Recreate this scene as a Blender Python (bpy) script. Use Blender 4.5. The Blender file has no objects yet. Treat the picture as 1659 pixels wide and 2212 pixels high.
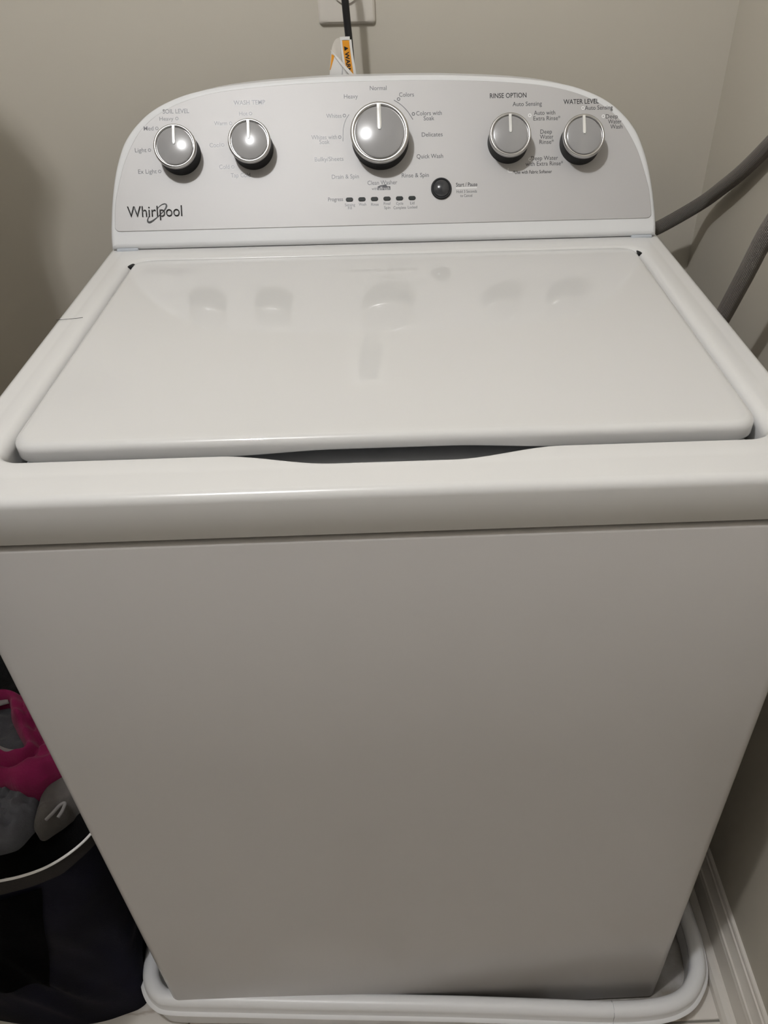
import bpy, bmesh, math, random
from mathutils import Vector, Matrix, noise
random.seed(7)
sc = bpy.context.scene
# ------------------------------------------------------------------ camera
cam_d = bpy.data.cameras.new('camera'); cam = bpy.data.objects.new('camera', cam_d)
sc.collection.objects.link(cam); sc.camera = cam
Rt = Vector((0.99910262, -0.04044486, -0.0125765)); Up = Vector((0.03528622, 0.63058008, 0.77532164)); Fw = Vector((0.02342729, 0.77506966, -0.63144135))
cam.matrix_world = Matrix(((Rt.x, Up.x, -Fw.x, 0.00712724), (Rt.y, Up.y, -Fw.y, -0.48141523), (Rt.z, Up.z, -Fw.z, 1.26626392), (0, 0, 0, 1)))
cam_d.sensor_fit = 'VERTICAL'; cam_d.sensor_height = 24.0
cam_d.lens = 1719.5757 / 2212 * 24.0
cam_d.shift_x = -86.482 / 2212; cam_d.shift_y = 76.560 / 2212
cam_d.clip_start = 0.02
# ------------------------------------------------------------------ light
LAMP = (-0.38, -0.40, 2.32)
world = bpy.data.worlds.new('room_air'); sc.world = world; world.use_nodes = True
world.node_tree.nodes['Background'].inputs[0].default_value = (1.0, 0.95, 0.90, 1)
world.node_tree.nodes['Background'].inputs[1].default_value = 0.015
ld = bpy.data.lights.new('ceiling_lamp_light', 'POINT'); ld.energy = 57; ld.shadow_soft_size = 0.03; ld.color = (0.985, 0.990, 1.0)
lo = bpy.data.objects.new('ceiling_lamp_light', ld); lo.location = LAMP; sc.collection.objects.link(lo)
sc.view_settings.view_transform = 'Standard'; sc.view_settings.look = 'None'
sc.view_settings.gamma = 1.0; sc.view_settings.use_curve_mapping = False
sc.view_settings.exposure = 0.0
# ------------------------------------------------------------------ helpers
COL = sc.collection
def tag(o, label=None, cat=None, group=None, kind=None):
    if label: o['label'] = label
    if cat: o['category'] = cat
    if group: o['group'] = group
    if kind: o['kind'] = kind
    return o
def empty(name, loc=(0, 0, 0)):
    o = bpy.data.objects.new(name, None); COL.objects.link(o); o.location = loc; o.empty_display_size = 0.05
    return o
def mesh_obj(name, bm, m, parent=None, smooth=True, mat=None, angle=35, local=None):
    """link a bmesh as one object; mat = matrix that the object keeps; bm is in that matrix's space"""
    me = bpy.data.meshes.new(name)
    bmesh.ops.recalc_face_normals(bm, faces=bm.faces[:])
    bm.to_mesh(me); bm.free()
    if smooth:
        me.polygons.foreach_set('use_smooth', [True] * len(me.polygons))
        me.set_sharp_from_angle(angle=math.radians(angle))
    for mm in (m if isinstance(m, (list, tuple)) else [m]): me.materials.append(mm)
    o = bpy.data.objects.new(name, me); COL.objects.link(o)
    if parent: o.parent = parent
    if mat is not None: o.matrix_local = mat
    return o
def material(name, col, rough=0.5, metal=0.0, spec=0.5, bump=None, coat=0.0, var=None, sheen=0.0):
    m = bpy.data.materials.new(name); m.use_nodes = True
    nt = m.node_tree; b = nt.nodes['Principled BSDF']
    b.inputs['Base Color'].default_value = (*col, 1); b.inputs['Roughness'].default_value = rough
    b.inputs['Metallic'].default_value = metal; b.inputs['Specular IOR Level'].default_value = spec
    b.inputs['Coat Weight'].default_value = coat; b.inputs['Coat Roughness'].default_value = 0.05
    b.inputs['Sheen Weight'].default_value = sheen
    tc = nt.nodes.new('ShaderNodeTexCoord')
    if bump:
        n = nt.nodes.new('ShaderNodeTexNoise'); n.inputs['Scale'].default_value = bump[0]; n.inputs['Detail'].default_value = 3
        bp = nt.nodes.new('ShaderNodeBump'); bp.inputs['Strength'].default_value = bump[1]; bp.inputs['Distance'].default_value = bump[2]
        nt.links.new(tc.outputs['Object'], n.inputs['Vector']); nt.links.new(n.outputs['Fac'], bp.inputs['Height']); nt.links.new(bp.outputs['Normal'], b.inputs['Normal'])
    if var:
        n2 = nt.nodes.new('ShaderNodeTexNoise'); n2.inputs['Scale'].default_value = var[0]; n2.inputs['Detail'].default_value = 4
        rp = nt.nodes.new('ShaderNodeValToRGB'); rp.color_ramp.elements[0].position = 0.35; rp.color_ramp.elements[1].position = 0.68
        rp.color_ramp.elements[0].color = (*var[1], 1); rp.color_ramp.elements[1].color = (*col, 1)
        nt.links.new(tc.outputs['Object'], n2.inputs['Vector']); nt.links.new(n2.outputs['Fac'], rp.inputs['Fac']); nt.links.new(rp.outputs['Color'], b.inputs['Base Color'])
    return m
# ------------------------------------------------------------------ materials
M = {}
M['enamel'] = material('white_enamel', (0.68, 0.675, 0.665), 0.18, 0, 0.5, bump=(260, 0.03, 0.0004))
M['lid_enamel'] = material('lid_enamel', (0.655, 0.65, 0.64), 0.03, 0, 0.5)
M['cabinet_enamel_shaded'] = material('cabinet_enamel_shaded', (0.57, 0.55, 0.535), 0.25, 0, 0.5, bump=(300, 0.05, 0.0004))  # same enamel as the deck, darkened to paint in the front's shade
M['console_white'] = material('console_white', (0.70, 0.705, 0.71), 0.25)
M['silver_panel'] = material('silver_panel', (0.465, 0.455, 0.45), 0.50, 0.2, 0.5, bump=(900, 0.05, 0.0003))
M['ink'] = material('printed_ink', (0.07, 0.07, 0.073), 0.36, 0.6, 0.5)
M['bold_ink'] = material('dark_printed_ink', (0.03, 0.03, 0.032), 0.3, 0.5, 0.5)
M['white_ink'] = material('white_printed_ink', (0.8, 0.8, 0.79), 0.4)
M['logo'] = material('dark_chrome_logo', (0.035, 0.035, 0.035), 0.25, 0.5)
M['knob_body'] = material('knob_body', (0.008, 0.008, 0.009), 0.5, 0, 0.25)
M['chrome'] = material('satin_chrome', (0.56, 0.55, 0.54), 0.30, 1.0)
M['knob_cap'] = material('grey_knob_cap', (0.30, 0.295, 0.295), 0.17, 0.0, 0.5)
M['pointer'] = material('pointer_silver', (0.86, 0.86, 0.85), 0.28, 0.55)
M['dark_plastic'] = material('dark_plastic', (0.045, 0.046, 0.05), 0.16)
M['led'] = material('unlit_indicator', (0.010, 0.014, 0.012), 0.4, 0, 0.2)
M['gap'] = material('dark_interior', (0.42, 0.43, 0.45), 0.5)
M['pan'] = material('white_pan_plastic', (0.88, 0.88, 0.89), 0.34, bump=(120, 0.06, 0.0006))
M['wall'] = material('beige_wall_paint', (0.53, 0.495, 0.425), 0.62, 0, 0.3, bump=(170, 0.10, 0.0012))
M['trim'] = material('cream_trim_paint', (0.80, 0.77, 0.72), 0.35, bump=(60, 0.05, 0.001), var=(9, (0.70, 0.66, 0.60)))
M['hall'] = material('dim_hall_paint', (0.15, 0.142, 0.132), 0.8)
M['ceiling'] = material('ceiling_paint', (0.42, 0.41, 0.40), 0.8)
M['plate'] = material('outlet_plastic', (0.66, 0.62, 0.56), 0.35)
M['rubber'] = material('black_rubber', (0.008, 0.008, 0.009), 0.45)
M['tag_white'] = material('white_tag_vinyl', (0.74, 0.73, 0.71), 0.4)
M['tag_orange'] = material('orange_tag_print', (0.72, 0.30, 0.02), 0.4)
M['wire'] = material('white_rim_wire', (0.92, 0.91, 0.90), 0.3)
M['hamper'] = material('navy_hamper_fabric', (0.006, 0.006, 0.018), 0.9, 0, 0.22, bump=(500, 0.5, 0.001), var=(7, (0.0025, 0.0025, 0.006)))
M['hem'] = material('grey_hem_mesh', (0.022, 0.019, 0.018), 0.9, bump=(700, 0.5, 0.001))
def fabric(name, c, k=0.6): return material(name, c, 0.92, 0, 0.15, bump=(420, 0.6, 0.0012), var=(30, tuple(x * k for x in c)), sheen=0.15)
M['pink'] = fabric('magenta_jersey', (0.37, 0.026, 0.125), 0.75)
M['grey'] = fabric('blue_grey_jersey', (0.17, 0.175, 0.20), 0.7)
M['inner'] = fabric('slate_knit', (0.12, 0.125, 0.14), 0.7)
M['band'] = fabric('pale_grey_band', (0.36, 0.35, 0.35), 0.85)
M['sock'] = fabric('taupe_terry', (0.19, 0.178, 0.168), 0.75)
M['black'] = fabric('black_cotton', (0.0035, 0.0035, 0.004), 0.7)
M['pocket'] = material('black_pocket_cotton', (0.0025, 0.0025, 0.0035), 0.95, 0, 0.1, bump=(400, 0.5, 0.001))
M['coat'] = fabric('shade_coat_wool', (0.12, 0.105, 0.095), 0.7)  # cloth of the added coats that block the lamp
M['care'] = fabric('brown_care_tag', (0.05, 0.042, 0.04), 0.9)
M['brass'] = material('threaded_hose_fitting', (0.35, 0.33, 0.3), 0.35, 0.9)
# braided hose: crossing diagonal strands from UVs
def hose_mat():
    m = material('braided_steel_hose', (0.23, 0.205, 0.185), 0.5, 0.25, 0.4)
    nt = m.node_tree; b = nt.nodes['Principled BSDF']; L = nt.links
    uv = nt.nodes.new('ShaderNodeTexCoord'); sep = nt.nodes.new('ShaderNodeSeparateXYZ'); L.new(uv.outputs['UV'], sep.inputs[0])
    def wave(sx, sy):
        a = nt.nodes.new('ShaderNodeMath'); a.operation = 'MULTIPLY'; a.inputs[1].default_value = sx; L.new(sep.outputs[0], a.inputs[0])
        c = nt.nodes.new('ShaderNodeMath'); c.operation = 'MULTIPLY_ADD'; c.inputs[1].default_value = sy; L.new(sep.outputs[1], c.inputs[0]); L.new(a.outputs[0], c.inputs[2])
        s = nt.nodes.new('ShaderNodeMath'); s.operation = 'SINE'; L.new(c.outputs[0], s.inputs[0]); return s
    w1 = wave(2 * math.pi * 18, 2600.0); w2 = wave(-2 * math.pi * 18, 2600.0)
    mx = nt.nodes.new('ShaderNodeMath'); mx.operation = 'MULTIPLY'; L.new(w1.outputs[0], mx.inputs[0]); L.new(w2.outputs[0], mx.inputs[1])
    bp = nt.nodes.new('ShaderNodeBump'); bp.inputs['Strength'].default_value = 0.9; bp.inputs['Distance'].default_value = 0.0012
    L.new(mx.outputs[0], bp.inputs['Height']); L.new(bp.outputs['Normal'], b.inputs['Normal'])
    rp = nt.nodes.new('ShaderNodeValToRGB'); rp.color_ramp.elements[0].position = 0.25; rp.color_ramp.elements[1].position = 0.85
    rp.color_ramp.elements[0].color = (0.07, 0.06, 0.052, 1); rp.color_ramp.elements[1].color = (0.50, 0.455, 0.42, 1)
    ad = nt.nodes.new('ShaderNodeMath'); ad.operation = 'MULTIPLY_ADD'; ad.inputs[1].default_value = 0.5; ad.inputs[2].default_value = 0.5
    L.new(mx.outputs[0], ad.inputs[0]); L.new(ad.outputs[0], rp.inputs['Fac']); L.new(rp.outputs['Color'], b.inputs['Base Color'])
    return m
M['hose'] = hose_mat()
def tile_mat():
    m = material('marble_look_tile', (0.76, 0.72, 0.67), 0.28)
    nt = m.node_tree; b = nt.nodes['Principled BSDF']; L = nt.links
    tc = nt.nodes.new('ShaderNodeTexCoord'); geo = nt.nodes.new('ShaderNodeNewGeometry')
    n = nt.nodes.new('ShaderNodeTexNoise'); n.inputs['Scale'].default_value = 3.2; n.inputs['Detail'].default_value = 6; n.inputs['Distortion'].default_value = 1.6
    L.new(geo.outputs['Position'], n.inputs['Vector'])
    rp = nt.nodes.new('ShaderNodeValToRGB'); e = rp.color_ramp.elements
    e[0].position = 0.47; e[0].color = (0.76, 0.72, 0.67, 1); e[1].position = 0.53; e[1].color = (0.76, 0.72, 0.67, 1)
    x = rp.color_ramp.elements.new(0.50); x.color = (0.52, 0.46, 0.40, 1)
    L.new(n.outputs['Fac'], rp.inputs['Fac']); L.new(rp.outputs['Color'], b.inputs['Base Color'])
    return m
M['tile'] = tile_mat()
M['pan_floor'] = material('grimy_pan_floor', (0.62, 0.61, 0.60), 0.5, bump=(90, 0.4, 0.002), var=(14, (0.20, 0.17, 0.13)))
M['grout'] = material('grey_grout', (0.25, 0.235, 0.21), 0.9, bump=(300, 0.4, 0.001))
# ------------------------------------------------------------------ shape helpers
def rloop(x0, x1, y0, y1, r, n=8, nf=72, ns=16):
    """rounded rectangle, counter-clockwise from the front side; front side has nf samples, the others ns"""
    p = []
    def side(ax, ay, bx, by, k):
        for i in range(k): t = i / k; p.append((ax + (bx - ax) * t, ay + (by - ay) * t))
    def arc(cx, cy, a0):
        for i in range(n): a = math.radians(a0 + 90 * i / n); p.append((cx + r * math.cos(a), cy + r * math.sin(a)))
    side(x0 + r, y0, x1 - r, y0, nf); arc(x1 - r, y0 + r, -90); side(x1, y0 + r, x1, y1 - r, ns); arc(x1 - r, y1 - r, 0)
    side(x1 - r, y1, x0 + r, y1, ns); arc(x0 + r, y1 - r, 90); side(x0, y1 - r, x0, y0 + r, ns); arc(x0 + r, y0 + r, 180)
    return p
def loft(bm, loops, close_first=False, close_last=False, cyclic=True):
    prev = None; first = None
    for lp in loops:
        vs = [bm.verts.new(v) for v in lp]
        if prev:
            n = len(vs)
            for i in range(n if cyclic else n - 1):
                j = (i + 1) % n
                bm.faces.new((prev[i], prev[j], vs[j], vs[i]))
        else: first = vs
        prev = vs
    if close_first: bm.faces.new(list(reversed(first)))
    if close_last: bm.faces.new(prev)
    return first, prev
def box(bm, x0, x1, y0, y1, z0, z1, bev=0.0, seg=2):
    vs = [bm.verts.new((x, y, z)) for x in (x0, x1) for y in (y0, y1) for z in (z0, z1)]
    fs = [(0, 1, 3, 2), (4, 6, 7, 5), (0, 4, 5, 1), (2, 3, 7, 6), (0, 2, 6, 4), (1, 5, 7, 3)]
    fc = [bm.faces.new([vs[i] for i in f]) for f in fs]
    if bev > 0:
        ed = list({e for f in fc for e in f.edges})
        bmesh.ops.bevel(bm, geom=ed, offset=bev, segments=seg, affect='EDGES', profile=0.5)
    return bm
def catmull(pts, k=12, closed=False):
    P = [Vector(p) for p in pts]; out = []; n = len(P)
    rng = range(n if closed else n - 1)
    for i in rng:
        p0 = P[(i - 1) % n] if closed or i > 0 else P[i] * 2 - P[i + 1]
        p1 = P[i]; p2 = P[(i + 1) % n]
        p3 = P[(i + 2) % n] if closed or i < n - 2 else p2 * 2 - p1
        for j in range(k):
            t = j / k
            out.append(0.5 * ((2 * p1) + (p2 - p0) * t + (2 * p0 - 5 * p1 + 4 * p2 - p3) * t * t + (3 * p1 - p0 - 3 * p2 + p3) * t ** 3))
    if not closed: out.append(P[-1].copy())
    return out
def tube(bm, path, r, seg=16, closed=False, uv=False, cap=True):
    n = len(path); rings = []
    t0 = (path[1] - path[0]).normalized(); ref = Vector((0, 0, 1)) if abs(t0.z) < .9 else Vector((1, 0, 0))
    nrm = t0.cross(ref).normalized(); dist = 0; ds = []
    for i in range(n):
        if closed: t = (path[(i + 1) % n] - path[i - 1]).normalized()
        else: t = (path[min(i + 1, n - 1)] - path[max(i - 1, 0)]).normalized()
        nrm = (nrm - t * nrm.dot(t)).normalized(); b = t.cross(nrm)
        rr = r(i / (n - 1)) if callable(r) else r
        rings.append([bm.verts.new(path[i] + (nrm * math.cos(a) + b * math.sin(a)) * rr) for a in [2 * math.pi * k / seg for k in range(seg)]])
        if i: dist += (path[i] - path[i - 1]).length
        ds.append(dist)
    lay = bm.loops.layers.uv.verify() if uv else None
    for i in range(n if closed else n - 1):
        j = (i + 1) % n
        for k in range(seg):
            l = (k + 1) % seg
            f = bm.faces.new((rings[i][k], rings[i][l], rings[j][l], rings[j][k]))
            if uv:
                for lp, (u, v) in zip(f.loops, ((k / seg, ds[i]), ((k + 1) / seg, ds[i]), ((k + 1) / seg, ds[j]), (k / seg, ds[j]))): lp[lay].uv = (u, v)
    if cap and not closed: bm.faces.new(rings[0][::-1]); bm.faces.new(rings[-1])
    return bm
def lathe(bm, prof, seg=64):
    """profile (radius, height) spun about local z"""
    loops = [[(r * math.cos(2 * math.pi * k / seg), r * math.sin(2 * math.pi * k / seg), h) for k in range(seg)] for r, h in prof]
    loft(bm, loops, close_first=True, close_last=True)
    return bm
def sstep(a, b, x):
    t = max(0, min(1, (x - a) / (b - a))); return t * t * (3 - 2 * t)
# ================================================================== SETTING
BACK_Y = 0.768; RIGHT_X = 0.472; LEFT_X = -1.15; FRONT_Y = -3.0; CEIL = 2.44
def slab(name, a, m): return tag(mesh_obj(name, box(bmesh.new(), *a), m, smooth=False), kind='structure')
slab('wall_back', (LEFT_X - .1, RIGHT_X + .1, BACK_Y, BACK_Y + .1, -0.02, CEIL), M['wall'])
slab('wall_right', (RIGHT_X, RIGHT_X + .1, FRONT_Y, BACK_Y, -0.02, CEIL), M['wall'])
slab('wall_left', (LEFT_X - .1, LEFT_X, FRONT_Y, BACK_Y, -0.02, CEIL), M['wall'])
slab('wall_front', (LEFT_X - .1, RIGHT_X + .1, FRONT_Y - .1, FRONT_Y, -0.02, CEIL), M['hall'])
slab('ceiling', (LEFT_X - .1, RIGHT_X + .1, FRONT_Y - .1, BACK_Y + .1, CEIL, CEIL + .08), M['ceiling'])
floor = slab('floor', (LEFT_X - .1, RIGHT_X + .1, FRONT_Y - .1, BACK_Y + .1, -0.03, -0.0022), M['grout'])
TX, TY, G = 0.604, 0.303, 0.0035          # tile pitch and joint; one joint crosses at x=-0.333, one runs at y=-0.036
tile_me = None
y = -0.036 - 7 * TY; row = 0
while y < BACK_Y:
    x = -0.333 - 2 * TX + (0 if row % 2 == 1 else TX / 2)
    while x < RIGHT_X:
        x0, x1, y0, y1 = max(x + G / 2, LEFT_X), min(x + TX - G / 2, RIGHT_X), max(y + G / 2, FRONT_Y), min(y + TY - G / 2, BACK_Y)
        if x1 - x0 > .02 and y1 - y0 > .02:
            full = abs(x1 - x0 - TX + G) < 1e-4 and abs(y1 - y0 - TY + G) < 1e-4
            if full and tile_me:
                o = bpy.data.objects.new('floor_tile', tile_me); COL.objects.link(o); o.parent = floor
            else:
                bm = bmesh.new(); hx, hy = (x1 - x0) / 2, (y1 - y0) / 2
                lp = lambda d, z: [(-hx + d, -hy + d, z), (hx - d, -hy + d, z), (hx - d, hy - d, z), (-hx + d, hy - d, z)]
                loft(bm, [lp(0, -.008), lp(0, -.0012), lp(.0012, 0)], True, True)
                o = mesh_obj('floor_tile', bm, M['tile'], floor, smooth=False)
                if full: tile_me = o.data
            o.location = ((x0 + x1) / 2, (y0 + y1) / 2, 0)
        x += TX
    y += TY; row += 1
def baseboard(name, path_dir, fixed, a, b):
    """profile (distance from the wall, height): shoe moulding, flat board, moulded cap"""
    prof = [(0.0, 0), (0.034, 0), (0.034, 0.004), (0.0325, 0.010), (0.0285, 0.0155), (0.0225, 0.0185), (0.0175, 0.0190), (0.0170, 0.0185),
            (0.0168, 0.060), (0.0166, 0.0605), (0.0150, 0.0650), (0.0150, 0.0665), (0.0125, 0.0675), (0.0085, 0.0770), (0.0075, 0.0850), (0.0075, 0.0865), (0.0052, 0.0875), (0.0052, 0.093), (0.0040, 0.0950), (0, 0.0955)]
    bm = bmesh.new(); lps = []
    for s in (a, b):
        lps.append([((fixed - d, s, h) if path_dir == 'y' else ((s, fixed - d, h) if path_dir == 'x' else (fixed + d, s, h))) for d, h in prof])
    loft(bm, lps, True, True)
    return tag(mesh_obj(name, bm, M['trim'], angle=20), kind='structure')
baseboard('baseboard_right', 'y', RIGHT_X, FRONT_Y, BACK_Y)
baseboard('baseboard_back', 'x', BACK_Y, LEFT_X, RIGHT_X - .034)
baseboard('baseboard_left', 'l', LEFT_X, FRONT_Y, BACK_Y - .034)
# ceiling lamp that lights the room: canopy, short stem and socket above the small bulb
lamp = empty('ceiling_lamp', (LAMP[0], LAMP[1], CEIL)); tag(lamp, 'small ceiling lamp with a white canopy above and in front of the washing machine', 'lamp')
mesh_obj('canopy', lathe(bmesh.new(), [(.055, 0), (.055, -.008), (.04, -.022), (.012, -.030)], 32), M['wire'], lamp)
mesh_obj('stem', lathe(bmesh.new(), [(.006, -.028), (.006, -.165)], 16), M['wire'], lamp)
mesh_obj('bulb_socket', lathe(bmesh.new(), [(.014, -.160), (.019, -.170), (.019, -.198), (.015, -.202)], 24), M['wire'], lamp)

# ================================================================== WASHING MACHINE
washer = empty('washing_machine', (0, 0.3, 0))
tag(washer, 'white top-loading washing machine with a curved silver console of five knobs', 'washing machine')
WM = Matrix.Translation((0, -0.3, 0))
ZD = 0.9345
# cabinet: folded steel shell, rounded vertical corners, small rolled top edge
bm = bmesh.new()
def cab(z, ins=0.0):
    t = (0.893 - z) / 0.86
    return [(x, y, z) for x, y in rloop(-0.3430 - .0005 * t + ins, 0.3440 + .0075 * t - ins, -0.0040 + ins, 0.650 - ins, max(.0015, .012 - ins), 6, 12, 12)]
loft(bm, [cab(.0080, .004), cab(.0095, .001), cab(.012), cab(.30), cab(.60), cab(.8850), cab(.8878, .0010), cab(.8892, .0028), cab(.8896, .006)], True, True)
cabinet = mesh_obj('cabinet', bm, M['cabinet_enamel_shaded'], washer, mat=WM, angle=50)
bm = bmesh.new(); loft(bm, [cab(.886, .010), cab(.8985, .010)], True, True)
mesh_obj('seam_shade_fill', bm, M['rubber'], washer, mat=WM)  # black fill standing in for the shade inside the deck seam
for fx in (-.29, .30):
    for fy in (.05, .60):
        bm = bmesh.new(); lathe(bm, [(.020, .0), (.022, .002), (.020, .004), (.008, .0045), (.008, .010)], 20)
        mesh_obj('leveling_foot', bm, M['dark_plastic'], washer, mat=Matrix.Translation((fx, fy - .3, .0045)))
# top deck
def S(x): return sstep(-.135, -.045, x) * (1 - sstep(.045, .133, x))
def deck_loop(x0, x1, y0, y1, r, z, bump=0.0, zf=0.0):
    out = []
    for x, y in rloop(x0, x1, y0, y1, r, 10, 96, 24):
        zz = z - zf * (1 - sstep(-.01, .03, y))
        if bump and y < y0 + .004: y -= bump * S(x)
        out.append((x, y, zz))
    return out
D0, D1, DF, DB = -.3464, .3415, -.0055, .655
lips = []
lips.append(deck_loop(D0 + .006, D1 - .006, DF + .006, DB - .006, .018, .8935))
lips.append(deck_loop(D0 + .001, D1 - .001, DF + .001, DB - .001, .022, .8937))
lips.append(deck_loop(D0, D1, DF, DB, .023, .8950))
lips.append(deck_loop(D0, D1, DF, DB, .023, .9265))
for i in range(1, 9):
    a = math.radians(90 * i / 8); R = .0078
    ins = R * (1 - math.cos(a)); lips.append(deck_loop(D0 + ins, D1 - ins, DF + ins, DB - ins, .023 - ins * .6, .9265 + R * math.sin(a), 0, 0))
lips.append(deck_loop(-.3300, .3250, .0245, .560, .042, .9343, .0005))
lips.append(deck_loop(-.3275, .3225, .0280, .557, .040, .9343, .0005))
lips.append(deck_loop(-.3262, .3212, .0292, .556, .039, .93455, .0))
LX0, LX1, LY0, LY1 = -.3172, .3112, .0450, .4985
PB = .0150
lips.append(deck_loop(LX0 - .0005, LX1 + .0005, LY0 - .0005, LY1 + .0005, .025, .9346, PB))
for i in range(1, 8):
    a = math.radians(90 * i / 7); R = .0108; Rf = .0022
    ins = R * math.sin(a); insf = Rf * math.sin(a); dz = R * (1 - math.cos(a)); dzf = Rf * (1 - math.cos(a))
    lp = []
    for x, y, z in deck_loop(LX0 + ins, LX1 - ins, LY0 + insf, LY1 - ins * .6, .026 - ins * .5, ZD, PB):
        f = sstep(LY0 + .002, LY0 + .02, y + PB * S(x)) if y < LY0 + .03 else 1.0
        if y < LY0 + .004 and abs(x) < .27: f = 0.0
        lp.append((x, y, ZD - (dzf + (dz - dzf) * f)))
    lips.append(lp)
lips.append([(x, y, .905) for x, y, z in lips[-1]])
lips.append([(x, y, .868) for x, y, z in lips[-1]])
bm = bmesh.new(); loft(bm, lips)
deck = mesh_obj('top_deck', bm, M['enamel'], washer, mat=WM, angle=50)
bm = bmesh.new(); box(bm, -.303, .297, .0335, .49, .905, .909)
mesh_obj('tub_cover', bm, M['gap'], washer, mat=WM)
# lid
bm = bmesh.new()
def lid_loop(ins, z, r=.021):
    out = []
    for x, y in rloop(-.3032 + ins, .2970 - ins, .0640 + ins, .4905 - ins, max(.004, r - ins * .5), 8, 48, 40):
        zz = z + (.0035 * S(x) if (y < .08 and z < .9265) else 0)
        if y > .452: zz -= ((y - .452) / .0385) ** 2 * .0030
        out.append((x, y, zz))
    return out
ll = [lid_loop(.012, .9222), lid_loop(.0015, .9222), lid_loop(.0003, .9226), lid_loop(0, .9236), lid_loop(0, .9310)]
for i in range(1, 9):
    a = math.radians(90 * i / 8); ll.append(lid_loop(.0070 * (1 - math.cos(a)), .9310 + .0070 * math.sin(a)))
for ins in (.013, .018, .024, .032, .042): ll.append(lid_loop(ins, .9380 + .00002))
loft(bm, ll, True, True)
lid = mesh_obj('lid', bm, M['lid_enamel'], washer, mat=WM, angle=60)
for hx in (-.3080, .3035):
    bm = bmesh.new(); box(bm, hx - .0035, hx + .0035, .474, .486, .912, .9325, .0012)
    mesh_obj('hinge', bm, M['knob_body'], lid)
# the white strike tab seen at the right end of the hand recess
bm = bmesh.new(); box(bm, .096, .118, .050, .068, .900, .9150, .003, 3)
mesh_obj('lid_strike', bm, M['console_white'], lid)

# ---------------- console: local frame, x = right, y = up the sloping face, z = out of the face
LEAN = math.radians(33)
CM = Matrix(((1, 0, 0, 0), (0, math.sin(LEAN), -math.cos(LEAN), 0.5230), (0, math.cos(LEAN), math.sin(LEAN), 0.93847), (0, 0, 0, 1)))
CX = -0.0034
half = [(0, .3372), (.012, .3375), (.03, .3364), (.06, .3327), (.09, .3265), (.117, .3170), (.132, .3082), (.1455, .2965), (.1585, .2810), (.169, .2620), (.1785, .2360), (.1845, .2080), (.1885, .1800), (.1915, .1480), (.1938, .1100), (.1955, .0740), (.1962, .0370)]
def smooth_half(h, k=4):
    return [(p.x, p.y) for p in catmull([(a, b, 0) for a, b in h], k)]
HO = smooth_half(half)
def outline(h, dx=0.0, dy=0.0, low=None):
    """closed loop: right side bottom to top, then left side top to bottom"""
    r = [(CX + x, y) for y, x in h]; l = [(CX - x, y) for y, x in reversed(h)]
    return r + l
OUT = outline(HO)
def inset_loop(lp, d):
    n = len(lp); out = []
    for i in range(n):
        a = Vector(lp[i - 1]); b = Vector(lp[i]); c = Vector(lp[(i + 1) % n])
        e1 = (b - a).normalized(); e2 = (c - b).normalized()
        n1 = Vector((-e1.y, e1.x)); n2 = Vector((-e2.y, e2.x)); m = (n1 + n2)
        m = m.normalized() / max(.45, math.sqrt((1 + n1.dot(n2)) / 2)) if m.length > 1e-6 else n1
        out.append((b.x + m.x * d, b.y + m.y * d))
    return out
def to_local(P): return CM.inverted() @ Vector(P)
bm = bmesh.new(); loops = []
# shell from the rear edge (vertical plane by the wall) to the front rim
rear = []
for x, yv in OUT:
    W = CM @ Vector((x, yv, 0)); back = Vector((W.x * 0.975, 0.688, max(.936, W.z - .0085)))
    rear.append(tuple(to_local(back)))
loops.append(rear)
mid = []
for (x, yv), rr in zip(OUT, rear):
    mid.append(tuple(Vector((x, yv, -.012)).lerp(Vector(rr), .12)))
loops.append(mid)
loops.append([(x, y, -.0055) for x, y in OUT])
for i in range(1, 7):
    a = math.radians(90 * i / 6); r = .0055
    loops.append([(x, y, -r + r * math.sin(a)) for x, y in inset_loop(OUT, r * (1 - math.cos(a)))])
loft(bm, loops, True, True)
console = mesh_obj('console', bm, M['console_white'], washer, mat=WM @ CM, angle=40)
# silver face plate set 1 mm into a fine groove of the rim
halfp = [(.0195, .3240), (.0200, .3275), (.0225, .3300), (.0265, .3306), (.045, .3290), (.060, .3265), (.090, .3175), (.1050, .3115), (.1200, .3035), (.1330, .2950), (.1430, .2855), (.1520, .2740), (.1600, .2600), (.1680, .2410), (.1745, .2180), (.1793, .1920), (.1825, .1600), (.1850, .1250), (.1868, .0850), (.1878, .0400)]
PAN = outline(smooth_half(halfp, 3))
bm = bmesh.new()
loft(bm, [[(x, y, -.002) for x, y in PAN], [(x, y, .0006) for x, y in PAN], [(x, y, .0010) for x, y in inset_loop(PAN, .0005)]], True, True)
plate = mesh_obj('face_plate', bm, M['silver_panel'], console, smooth=False)
ZP = .00105
# black block painting in the shade of the gap under the console
bm = bmesh.new(); box(bm, -.330, .322, .530, .69, .930, .945)
mesh_obj('console_gap_shade', bm, M['rubber'], washer, mat=WM)
for fx in (-.322, .316):
    bm = bmesh.new(); box(bm, fx - .013, fx + .013, .5235, .545, .9335, .9372, .001)
    mesh_obj('console_clip', bm, material('blue_grey_clip', (.50, .53, .57), .4), washer, mat=WM)
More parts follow.
